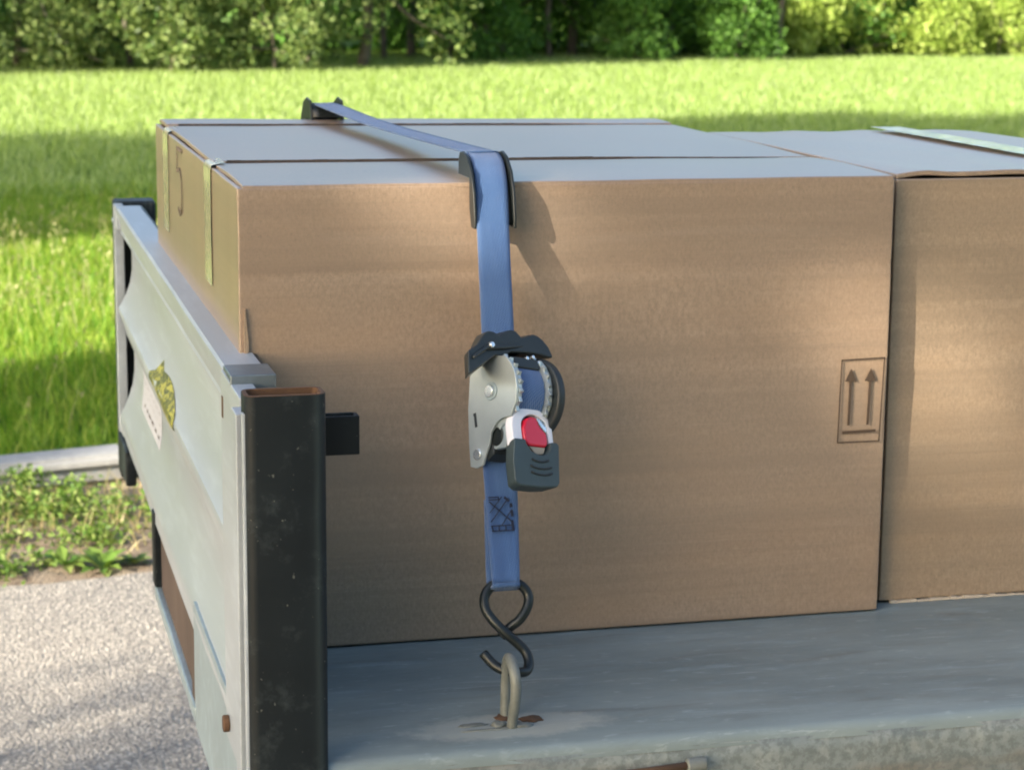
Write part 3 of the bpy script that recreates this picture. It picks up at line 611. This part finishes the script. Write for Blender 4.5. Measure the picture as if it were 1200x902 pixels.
# lashing ring
bm = bmesh.new()
rp = smooth_path([(.1655, -.2065, -.012), (.1655, -.2110, .006), (.1658, -.2185, .028), (.1652, -.2165, .0425), (.1650, -.2045, .0495), (.1655, -.1945, .0450), (.1658, -.1885, .030), (.1658, -.1880, .010), (.1658, -.1890, -.012)], 6)
tube(bm, rp, .0038, 12, .12); ring = obj_bm('lashing_ring', bm, M_ring, T, True)
def lump(name, x, y, sx, sy, h, mat, seed):
    bm = bmesh.new(); bmesh.ops.create_icosphere(bm, subdivisions=3, radius=1)
    for v in bm.verts:
        n = 1 + .45 * mn.noise(v.co * 1.9 + Vector((seed, 0, 0))) + .2 * mn.noise(v.co * 5 + Vector((seed, 3, 0))); v.co = Vector((x + v.co.x * sx * n, y + v.co.y * sy * n, v.co.z * h * n))
    obj_bm(name, bm, mat, ring, True)
lump('rust_crust', .183, -.197, .0085, .006, .0022, M_rust, 1); lump('rust_crust', .1640, -.190, .006, .006, .0025, M_rust, 4); lump('weld_bead', .172, -.2085, .0075, .004, .003, M_ring, 7); lump('weld_bead', .1575, -.204, .006, .005, .0035, M_ring, 9)
lump('weld_bead', .139, -.200, .011, .0035, .0012, M_ring, 12); lump('weld_bead', .148, -.2115, .02, .0016, .0010, M_ring, 14)
# rod under the deck edge
bm = bmesh.new(); tube(bm, [Vector(p) for p in [(.205, -.2585, -.0240), (.25, -.2585, -.0225), (.285, -.2585, -.0205)]], .0028, 10, .1)
rod = obj_bm('lashing_rod', bm, M_rust, T, True)
bm = bmesh.new(); disc(bm, (.283, -.2585, -.0206), (1, .0, .04), .0052, -.002, .013, 18); bev(obj_bm('rod_head', bm, M_ring, rod), .0018, 3)

# ------------------------------------------------------------ boxes
BX, BY, BH = .5385, .690, .370
b1 = empty('cardboard_box', (BX / 2, BY / 2, 0), 'large brown cardboard box under the blue strap with arrow print at its lower right', 'cardboard box', 'cardboard boxes on the trailer')
def fr(u, v):
    x = u * BX; z = v * BH
    d = .0009 * mn.noise(Vector((x * 3, z * 9, 0))) + .0006 * mn.noise(Vector((x * 2, z * 30, 7))) + .0014 * math.sin(math.pi * u) * math.sin(math.pi * v)
    d -= .0022 * math.exp(-((x - .20) / .03) ** 2) * math.exp(-((z - .355) / .03) ** 2)
    d -= .0012 * math.exp(-((z - (.330 + .004 * math.sin(x * 20))) / .0025) ** 2) * (1 if .06 < x < .5 else 0) * .7
    d -= .0008 * math.exp(-((z - (.300 + .003 * math.sin(x * 11))) / .004) ** 2)
    return d
bm = bmesh.new(); slab(bm, (0, .0, .0015), (BX, 0, 0), (0, 0, BH - .0035), (0, -1, 0), .0045, 110, 90, fr); bev(obj_bm('front_panel', bm, M_card, b1), .0012, 2, 50)
bm = bmesh.new(); slab(bm, (0, BY, .0015), (0, -BY + .005, 0), (0, 0, BH - .0035), (-1, 0, 0), .0045, 50, 30, lambda u, v: .0006 * mn.noise(Vector((u * 6, v * 3, 4))) + .0003 * mn.noise(Vector((u * 25, v * 3, 4)))); bev(obj_bm('side_panel', bm, M_card, b1), .0012, 2, 50)
bm = bmesh.new(); slab(bm, (BX, .005, .0015), (0, BY - .005, 0), (0, 0, BH - .0035), (1, 0, 0), .0045, 4, 4); obj_bm('side_panel', bm, M_card, b1)
bm = bmesh.new(); slab(bm, (BX - .005, BY, .0015), (-BX + .01, 0, 0), (0, 0, BH - .0035), (0, 1, 0), .0045, 4, 4); obj_bm('back_panel', bm, M_card, b1)
bm = bmesh.new(); box(bm, .0055, BX - .0055, .0055, BY - .0055, .003, BH - .007); obj_bm('inner_liner', bm, M_core, b1)
def flap(par, x0, x1, y0, y1, z, bow=.0015, seed=0, mat=M_card, fn=None):
    bm = bmesh.new(); slab(bm, (x0, y0, z), (x1 - x0, 0, 0), (0, y1 - y0, 0), (0, 0, 1), .0042, 60, 16, lambda u, v: bow * math.sin(math.pi * v) + .0010 * mn.noise(Vector((u * 5, v * 2, seed))) + (fn(u, v) if fn else 0)); return bev(obj_bm('top_flap', bm, mat, par), .0010, 2, 50)
flap(b1, .0042, BX - .001, .0005, .1905, BH, .0015, 1)
flap(b1, .0042, BX - .001, .1975, .6040, BH + .0016, .0010, 2, M_card, lambda u, v: -.0016 * max(0, u - .55) / .45 * (1 - v))
flap(b1, .0042, BX - .001, .6120, BY - .001, BH + .0030, .001, 3)
M_seamshade = Mat('painted_seam_shade', .9).col((.075, .060, .052)).m  # dark strips that paint in the shadow line along the flap seams
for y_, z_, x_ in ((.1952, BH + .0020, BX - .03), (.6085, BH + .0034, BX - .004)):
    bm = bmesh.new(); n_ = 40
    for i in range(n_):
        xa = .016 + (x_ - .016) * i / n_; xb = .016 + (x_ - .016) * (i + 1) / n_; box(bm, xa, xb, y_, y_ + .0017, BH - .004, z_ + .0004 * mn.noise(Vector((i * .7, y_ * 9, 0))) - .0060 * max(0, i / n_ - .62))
    obj_bm('seam_shade_strip', bm, M_seamshade, b1)
# tape strips wrapping over the left edge
def tape_strip(y0, y1, zb):
    bm = bmesh.new(); P = [(.012, BH + .0022), (.006, BH + .0012), (.0005, BH + .0003), (-.0009, BH - .004), (-.0009, BH - .03), (-.0008, (BH + zb) / 2), (-.0008, zb)]
    rows = [[bm.verts.new((x + .0004 * mn.noise(Vector((j * 2.1, i * 1.3, y0))), y0 + (y1 - y0) * j / 6, z)) for j in range(7)] for i, (x, z) in enumerate(P)]
    for i in range(len(P) - 1):
        for j in range(6): bm.faces.new((rows[i][j], rows[i][j + 1], rows[i + 1][j + 1], rows[i + 1][j]))
    obj_bm('packing_tape', bm, M_tape, b1, True)
tape_strip(.172, .222, .268); tape_strip(.548, .602, .268)
# printed figure on the left side
bm = bmesh.new(); strokes(bm, [[(.024, .05), (-.022, .05), (-.024, .028), (0, .031), (.014, .024), (.019, .008), (.013, -.006), (-.002, -.012), (-.018, -.008)]], .0034, (-.0009, .43, .312), (0, -1, 0), (0, 0, 1), (-1, 0, 0), .0006); obj_bm('printed_digit', bm, Mat('faded_grey_ink', .8).col((.17, .13, .095)).m, b1)
# THIS WAY UP print: frame, two arrows, bar
def Y0(x, z): return 0
bm = bmesh.new(); o_ = (0, -.0021, 0); ax = (1, 0, 0); az = (0, 0, 1); nn = (0, -1, 0)
strokes(bm, [[(.4968, .2185), (.4955, .1490), (.5325, .1490), (.5347, .2195), (.4968, .2185)]], .0010, o_, ax, az, nn)
for x0, x1 in ((.5052, .5047), (.5227, .5217)):
    strokes(bm, [[(x1, .1640), (x0, .2050)]], .0021, o_, ax, az, nn)
    prism(bm, [(x0 - .0050, .2005), (x0 + .0050, .2005), (x0 + .0002, .2110)], o_, ax, az, nn, 0, .0005)
strokes(bm, [[(.5000, .1573), (.5285, .1580)]], .0022, o_, ax, az, nn); obj_bm('printed_arrows', bm, M_print, b1)
bm = bmesh.new(); prism(bm, [(.0035, .225), (.0062, .225), (.0068, .25), (.0045, .276), (.0035, .26)], (0, 0, 0), (1, 0, 0), (0, 0, 1), (0, -1, 0), .0002, .0030); obj_bm('worn_corner_edge', bm, M_card2, b1)

for o in b1.children:
    ty = b1.location.y; tx = b1.location.x
    for v in o.data.vertices:
        wy = v.co.y + ty; wx = v.co.x + tx; v.co.y += max(0, wy) / BY * (.014 - .052 * wx / BX)
X2, X3, Y2, Y3 = .5490, .940, .020, .500
b2 = empty('cardboard_box', ((X2 + X3) / 2, (Y2 + Y3) / 2, 0), 'second brown cardboard box at the right picture edge with shiny tape along its top', 'cardboard box', 'cardboard boxes on the trailer')
W2 = X3 - X2
bm = bmesh.new(); slab(bm, (X2, Y2, .0025), (W2, 0, 0), (0, 0, BH - .0075), (0, -1, 0), .0045, 70, 60, lambda u, v: .0012 * mn.noise(Vector((u * 3, v * 4, 9))) + .002 * math.sin(math.pi * u) * math.sin(math.pi * v)); bev(obj_bm('front_panel', bm, M_card2, b2), .0014, 2, 50)
for nm, o_, U_, N_ in (('side_panel', (X2, Y3, .0025), (0, -(Y3 - Y2) + .005, 0), (-1, 0, 0)), ('side_panel', (X3, Y2 + .005, .0025), (0, Y3 - Y2 - .005, 0), (1, 0, 0)), ('back_panel', (X3 - .005, Y3, .0025), (-W2 + .01, 0, 0), (0, 1, 0))):
    bm = bmesh.new(); slab(bm, o_, U_, (0, 0, BH - .02 if nm == 'back_panel' else BH - .0085), N_, .0045, 4, 4); obj_bm(nm, bm, M_card2, b2)
bm = bmesh.new(); box(bm, X2 + .0055, X3 - .0055, Y2 + .0055, Y3 - .0055, .003, BH - .022); obj_bm('inner_liner', bm, M_core, b2)
sag = lambda x, y: -.016 * max(0, (x - .82) / .12) ** 1.5 * (y - .02) / .48
for x0, x1, s_ in ((X2 + .001, .7425, 5), (.7455, X3 - .001, 6)):
    flap(b2, x0, x1, Y2 + .003, Y3 - .001, BH - .0012, .0008, s_, M_card, lambda u, v, x0=x0, x1=x1: sag(x0 + (x1 - x0) * u, .02 + .48 * v) + (.0022 * min(1, (x0 - X2 + (x1 - x0) * u) / .03) + .0008 * math.sin(u * 15)) * (1 - v) ** 4)
bm = bmesh.new(); rows = []
for i in range(41):
    y = Y2 + .03 + (Y3 - Y2 - .04) * i / 40
    rows.append([bm.verts.new((.7275 + .034 * j / 6, y, BH + .0034 + .0006 * abs(mn.noise(Vector((j * .5, i * .5, 1)))))) for j in range(7)])
for i in range(40):
    for j in range(6): bm.faces.new((rows[i][j], rows[i][j + 1], rows[i + 1][j + 1], rows[i + 1][j]))
obj_bm('packing_tape', bm, M_tape2, b2, True)
bm = bmesh.new()
for i in range(60):
    x = X2 + .01 + i * .0062; h = rng.uniform(.001, .0028); box(bm, x, x + .0058, Y2 - .0015, Y2 + .003, .0003, h)
o = obj_bm('frayed_bottom_edge', bm, M_edge, b2); o['kind'] = 'stuff'

# ------------------------------------------------------------ strap, protectors
st = empty('ratchet_strap', (.185, -.08, 0), 'blue webbing tie down strap with ratchet and S hook over the big box', 'ratchet strap')
top = [(.1775, .735, .20), (.1775, .722, .330), (.1776, .716, .368), (.1778, .700, .3850), (.1782, .672, .3895), (.186, .40, .3865), (.1965, .060, .3900), (.1970, .030, .3905), (.1968, .0085, .3860), (.1962, -.0060, .3740), (.1955, -.0150, .3560), (.1945, -.0215, .3390)]
s_ax = Vector((0, .47137727, .88193167))
low0 = Vector((.1945, -.0215, .3390)); low1 = Vector((.1875, -.0745, .238))
pth = smooth_path(top, 6) + smooth_path([low0 + (low1 - low0) * .02, low0.lerp(low1, .5), low1], 8)
bm = bmesh.new(); ribbon(bm, pth, .0252, .0016, 6, .0006); obj_bm('webbing', bm, M_web, st, True)
n_s = Vector((0, -.88193167, .47137727)); hk = Vector((.1735, -.1488, .0878)) + n_s * .0085; lw0 = Vector((.1820, -.0960, .1840))
bm = bmesh.new(); ribbon(bm, smooth_path([lw0 + Vector((0, .008, .018)), lw0, lw0.lerp(hk, .5), hk], 8), lambda t: .0258 - .0055 * max(0, (t - .45) / .55) ** 1.2, .0018, 6, lambda t: .0010 + .0018 * t); obj_bm('webbing', bm, M_web, st, True)
n_s = Vector((0, -.88193167, .47137727))
# sewn fold under the visible layer, lies round the hook eye
bm = bmesh.new(); ribbon(bm, smooth_path([hk, hk - n_s * .0015 - s_ax * .0022, hk - n_s * .008 - s_ax * .0022, hk - n_s * .0125 + s_ax * .004, lw0.lerp(hk, .4) - n_s * .0055], 6), lambda t: .0203 + .004 * t, .0018, 6, 0.0); obj_bm('sewn_fold', bm, M_web, st, True)
# stitching on the lower webbing
bm = bmesh.new(); cen = Vector((.1762, -.1238, .1340)) + n_s * .0058; ax_ = Vector((1, 0, 0)); w_ = .0082; h_ = .0128
zz = lambda pts: [pts]
strokes(bm, [[(-w_, h_), (-w_ * .1, h_), (-w_ * .1, h_ - .0018), (-w_, h_ - .0018)], [(-w_, h_ * .75), (w_, -h_ * .55)], [(w_ * .8, h_ * .9), (-w_, -h_ * .45)], [(-w_, h_ * .1), (w_ * .2, h_)], [(0, -h_ * .65), (w_, h_ * .2)], [(-w_, -h_ * .7), (w_, -h_ * .7)], [(-w_, -h_), (w_, -h_)],
             [(-w_, -h_ * .7), (-w_ * .9, -h_)], [(-w_ * .3, -h_ * .7), (-w_ * .35, -h_)], [(w_ * .3, -h_ * .7), (w_ * .3, -h_)]], .0008, cen, ax_, s_ax, n_s, .0006)
strokes(bm, [[(w_ * .95, -h_), (w_ * .95, -h_ * .45)], [(w_, -h_ * .15), (w_, h_ * .15)], [(w_, h_ * .4), (w_, h_ * .55)], [(w_ * .5, h_ * .95), (w_ * .8, h_ * .75)]], .0018, cen, ax_, s_ax, n_s, .0007)
obj_bm('black_stitching', bm, M_thread, st)
bm = bmesh.new()
hp = [(.1690, -.1600, .0520), (.1765, -.1600, .0592), (.1832, -.1608, .0646), (.1894, -.1579, .0727), (.1910, -.1540, .0805), (.1858, -.1510, .0878), (.1748, -.1493, .0905), (.1645, -.1500, .0882), (.1582, -.1534, .0815), (.1576, -.1585, .0734), (.1622, -.1640, .0658), (.1696, -.1690, .0582), (.1777, -.1725, .0510), (.1836, -.1760, .0445), (.1850, -.1810, .0380), (.1815, -.1870, .0335), (.1740, -.1910, .0345), (.1660, -.1895, .0355), (.1585, -.1835, .0385), (.1520, -.1760, .0455)]
tube(bm, smooth_path(hp, 5), .0037, 14); obj_bm('s_hook', bm, M_hook, st, True)

def protector(name, lab, x0, x1, outer, inner, body, rot=None):
    e = empty(name, (0.5 * (x0 + x1), outer[0][0], BH), lab, 'edge protector', 'black edge protectors under the strap')
    for xa, xb in ((x0 - .0022, x0), (x1, x1 + .0022)):
        bm = bmesh.new(); prism(bm, outer + inner, (0, 0, 0), (0, 1, 0), (0, 0, 1), (1, 0, 0), xa, xb); bev(obj_bm('side_flange', bm, M_prot, e), .0006)
    bm = bmesh.new(); ribbon(bm, smooth_path([(0.5 * (x0 + x1), y, z) for y, z in body], 4), x1 - x0, .002, 4); obj_bm('saddle', bm, M_prot, e, True)
protector('corner_protector', 'black curved plastic edge protector under the strap on the front top edge', .1818, .2112,
          [(.034, .3735), (.034, .3850), (.030, .3910), (.020, .3925), (.006, .3893), (-.0090, .3790), (-.0180, .3635), (-.0225, .3440), (-.0225, .3360)],
          [(-.0120, .3360), (-.0050, .3500), (-.0040, .3735)],
          [(.033, .3765), (.032, .3850), (.026, .3882), (.0095, .3838), (-.0038, .3725), (-.0125, .3555), (-.0180, .3380)])
protector('corner_protector', 'small black plastic edge protector at the far top edge of the big box', .1620, .1935,
          [(.745, .335), (.730, .372), (.712, .390), (.690, .396), (.664, .394), (.655, .3735)], [(.692, .3735), (.694, .335)],
          [(.735, .335), (.722, .362), (.708, .380), (.690, .3860), (.664, .3860), (.657, .376)])

# ratchet: local axes x = across, y = towards the box, z = along the strap
c_, s__ = math.cos(R(27)), math.sin(R(27))
n0 = Vector((0, -.88193167, .47137727)); ex0 = Vector((1, 0, 0)); exr = ex0 * c_ - n0 * s__; nr = n0 * c_ + ex0 * s__
RM = Matrix((exr, -nr, s_ax)).transposed().to_4x4(); RM.translation = Vector((.185, -.0825, .2143))
def rob(name, bm, mat, parent=None, b=0.0, smooth=False, seg=2):
    me = bpy.data.meshes.new(name); bmesh.ops.scale(bm, vec=(.001, .001, .001), verts=bm.verts); bmesh.ops.recalc_face_normals(bm, faces=bm.faces); bm.to_mesh(me); bm.free(); me.materials.append(mat)
    o = bpy.data.objects.new(name, me); link(o, parent if parent else st)
    if smooth:
        for p in me.polygons: p.use_smooth = True
    if parent is None: o.matrix_basis = Matrix.Translation(-Vector(st.location)) @ RM
    if b: bev(o, b, seg)
    return o
XA, YA, ZA = (1, 0, 0), (0, 1, 0), (0, 0, 1)
plate = [(-9, 19.2), (0, 23.3), (15.2, 24), (25.3, 24.5), (34.2, 21.5), (39, 14.7), (42.4, 5.7), (42.7, -4.3), (39.8, -15.3), (36.2, -19.5), (32.4, -24.3), (22.6, -23.5), (15.4, -24.8), (8.3, -30.7), (5, -38.4), (-1.4, -46.6), (-5.3, -52.1), (-12.6, -52.8), (-19.3, -49.7), (-18.4, -31.9), (-15.2, -6)]
bm = bmesh.new(); prism(bm, [(-n, s) for n, s in plate], (0, 0, 0), YA, ZA, XA, -18.2, -16.2)
fr_ = rob('ratchet_frame', bm, M_zinc, None, .0004)
bm = bmesh.new(); prism(bm, [(-n, s) for n, s in plate], (0, 0, 0), YA, ZA, XA, 15.2, 17.2); rob('side_plate', bm, M_zinc, fr_, .0004)
for r_, h0, h1, mt in ((7.0, -19.4, -18.2, M_frame), (4.6, -21.2, -19.4, M_rivet)):
    bm = bmesh.new(); disc(bm, (0, -13.7, 0), XA, r_, h0, h1, 24); rob('axle_bolt', bm, mt, fr_, .0006)
bm = bmesh.new(); disc(bm, (0, 8.7, -43), XA, 4.4, -20.2, -18.2, 20); rob('rivet', bm, M_rivet, fr_, .0008)
bm = bmesh.new(); prism(bm, [(9.4, -11), (6.4, -11), (6.4, -22), (9.0, -22), (9.0, -13.2), (9.4, -13.2)], (0, 0, 0), YA, ZA, XA, -18.5, -18.1); rob('slot', bm, M_plas, fr_)
bm = bmesh.new(); disc(bm, (0, -14, -1), XA, 25.5, -12.6, 12.6, 40); rob('webbing_spool', bm, M_web, fr_, .0006)
for h0, h1 in ((-16.0, -12.8), (12.8, 15.0)):
    bm = bmesh.new(); disc(bm, (0, -16, -1), XA, 29.5, h0, h1, teeth=24, depth=2.6); rob('gear_wheel', bm, M_zinc, fr_, .0003)
bm = bmesh.new(); disc(bm, (0, -18, -4), XA, 31, 17.6, 25, 48); rob('spring_housing', bm, M_plas, fr_, .0022, seg=3)
bm = bmesh.new(); prism(bm, [(-37, 13), (-36, 21), (-14, 30), (-2, 24), (-2, 10), (-22, 8)], (0, 0, 0), YA, ZA, XA, -12, 12); rob('spool_cover', bm, M_plas, fr_, .001)
hl = [(-47.3, 24.8), (-43.0, 27.6), (-37.9, 30.5), (-34, 35.5), (-31.0, 38.7), (-27.5, 41.8), (-23.9, 43.0), (-20, 42.9), (-17, 41.6), (-14.2, 39.9), (-11, 42.6), (-7.8, 44.6), (-3.5, 45.6), (0.7, 45.0), (3, 42.3), (5.0, 40.3), (9, 41.2), (12.1, 42.9), (16, 43.8), (20, 42.8), (23.8, 40.2), (28.9, 34.5), (32.0, 26.2), (28, 26.0), (21.8, 27.2), (9.2, 28.1), (-6.0, 27.6), (-12.4, 24.2), (-20.7, 23.9), (-27.9, 19.1), (-38.7, 11.8), (-49.2, 5.7)]
bm = bmesh.new(); prism(bm, hl, (0, 0, 0), XA, ZA, YA, -26, -4)
for v in bm.verts:
    if v.co.y > -10: v.co.x *= (.70 if v.co.x < 0 else .92); v.co.z += 4
    else: v.co.y -= max(0, (v.co.x + 20)) * .12
rob('rubber_handle', bm, M_plas, fr_, .0016, seg=3)
bm = bmesh.new(); prism(bm, [(-44, 18), (-30, 27), (-12, 29), (8, 33), (24, 32), (24, 34.5), (8, 36), (-12, 33), (-31, 30), (-44, 21)], (0, 0, 0), XA, ZA, YA, -29.2, -25.5); rob('handle_rib', bm, M_plas, fr_, .0012)
bm = bmesh.new(); disc(bm, (-26.5, -27.4, 30.5), YA, 2.3, -3.6, 0, 16); rob('rivet', bm, M_rivet, fr_, .0007)
for x_, z_ in ((2, 22.5), (8, 24), (13, 20)):
    bm = bmesh.new(); disc(bm, (x_, -34, z_ - 1), YA, 1.5, -2, 2, 10); rob('spring_pin', bm, M_rivet, fr_, .0004)
# release lever: white arch, red button, grey grip
def arch(w, cx, zb, zt, n=14):
    r = w / 2; return [(cx - r, zb)] + [(cx - r * math.cos(math.pi * k / n), zt - r * .82 + r * .82 * math.sin(math.pi * k / n)) for k in range(n + 1)] + [(cx + r, zb)]
ou = arch(39.5, 1.0, -46, -15.8); inn = arch(25, 3.2, -46, -21.8)
bm = bmesh.new(); n_ = len(ou)
vo = [[bm.verts.new((x, y, z)) for x, z in ou] for y in (-33, -25)]; vi = [[bm.verts.new((x, y, z)) for x, z in inn] for y in (-33, -25)]
for k in range(n_ - 1):
    bm.faces.new((vo[0][k], vo[0][k + 1], vi[0][k + 1], vi[0][k])); bm.faces.new((vo[1][k + 1], vo[1][k], vi[1][k], vi[1][k + 1])); bm.faces.new((vo[0][k + 1], vo[0][k], vo[1][k], vo[1][k + 1])); bm.faces.new((vi[0][k], vi[0][k + 1], vi[1][k + 1], vi[1][k]))
bm.faces.new((vo[0][0], vi[0][0], vi[1][0], vo[1][0])); bm.faces.new((vi[0][-1], vo[0][-1], vo[1][-1], vi[1][-1]))
rob('white_arch', bm, M_white, fr_, .0010)
bm = bmesh.new(); gp = [(-20.5, -42.5), (-9.2, -42.5), (-8.8, -46), (-5, -51), (1.5, -53.5), (9, -53), (14, -48.5), (15.5, -43), (21.3, -42.5), (23.3, -45), (21.3, -60), (19.5, -74), (16.8, -77.5), (0, -79), (-20, -78.8), (-24.4, -76), (-24.2, -60)]
prism(bm, gp, (0, 0, 0), XA, ZA, YA, -36.5, -22); [setattr(v.co, 'x', v.co.x * .82) for v in bm.verts if v.co.y > -30]; rob('grip', bm, M_grip, fr_, .0020, seg=3)
for z_, a_ in ((-57.5, 8), (-62.8, 10), (-67.5, 10)):
    bm = bmesh.new(); pp = [(2.0 + a_ * t, z_ - 1.6 * (1 - t * t)) for t in np.linspace(-1, 1, 9)]; tube(bm, [Vector((x, -36.7, z)) for x, z in pp], .9, 8); rob('grip_ridge', bm, M_plas, fr_, 0, True)
bm = bmesh.new(); prism(bm, [(-8.6, -43.5), (-9, -34), (-6, -27), (-.5, -23.5), (5.5, -24), (7.5, -30), (14.0, -36.5), (14.2, -43.5), (12, -46.5), (-5, -46.5)], (0, 0, 0), XA, ZA, YA, -34.5, -26); rob('red_button', bm, M_red, fr_, .0018, seg=3)
bm = bmesh.new(); prism(bm, [(6.5, -23.5), (13, -25.5), (15.8, -31), (15.5, -36), (12, -33.5), (8, -29)], (0, 0, 0), XA, ZA, YA, -33, -27); rob('clear_insert', bm, M_rivet, fr_, .001)
bm = bmesh.new(); prism(bm, [(-4.5, -46.8), (11.5, -46.8), (9, -52), (1.5, -53)], (0, 0, 0), XA, ZA, YA, -33.5, -26); rob('lever_tongue', bm, Mat('beige_plastic', .5).col((.33, .27, .2)).m, fr_, .0006)
bm = bmesh.new(); prism(bm, [(-18.1, -21.3), (-6, -21.2), (1.6, -30.4), (-3.5, -42.5), (-18.2, -44.5), (-30, -40), (-30, -26)], (0, 0, 0), YA, ZA, XA, -14.5, -9); rob('lever_arm', bm, M_frame, fr_, .001)
bm = bmesh.new(); disc(bm, (0, -10, -33), XA, 8, -15.5, 14, 24); rob('cross_bar', bm, M_hook, fr_, .001)
bm = bmesh.new(); prism(bm, [(3, -30), (-6, -30), (-6, -46), (3, -50)], (0, 0, 0), YA, ZA, XA, -15.5, 14.5); rob('strap_guide', bm, M_plas, fr_, .001)
bm = bmesh.new(); prism(bm, [(3, 24), (-4, 24), (-4, 36), (3, 36)], (0, 0, 0), YA, ZA, XA, -15.5, 14.5); rob('strap_guide', bm, M_plas, fr_, .001)
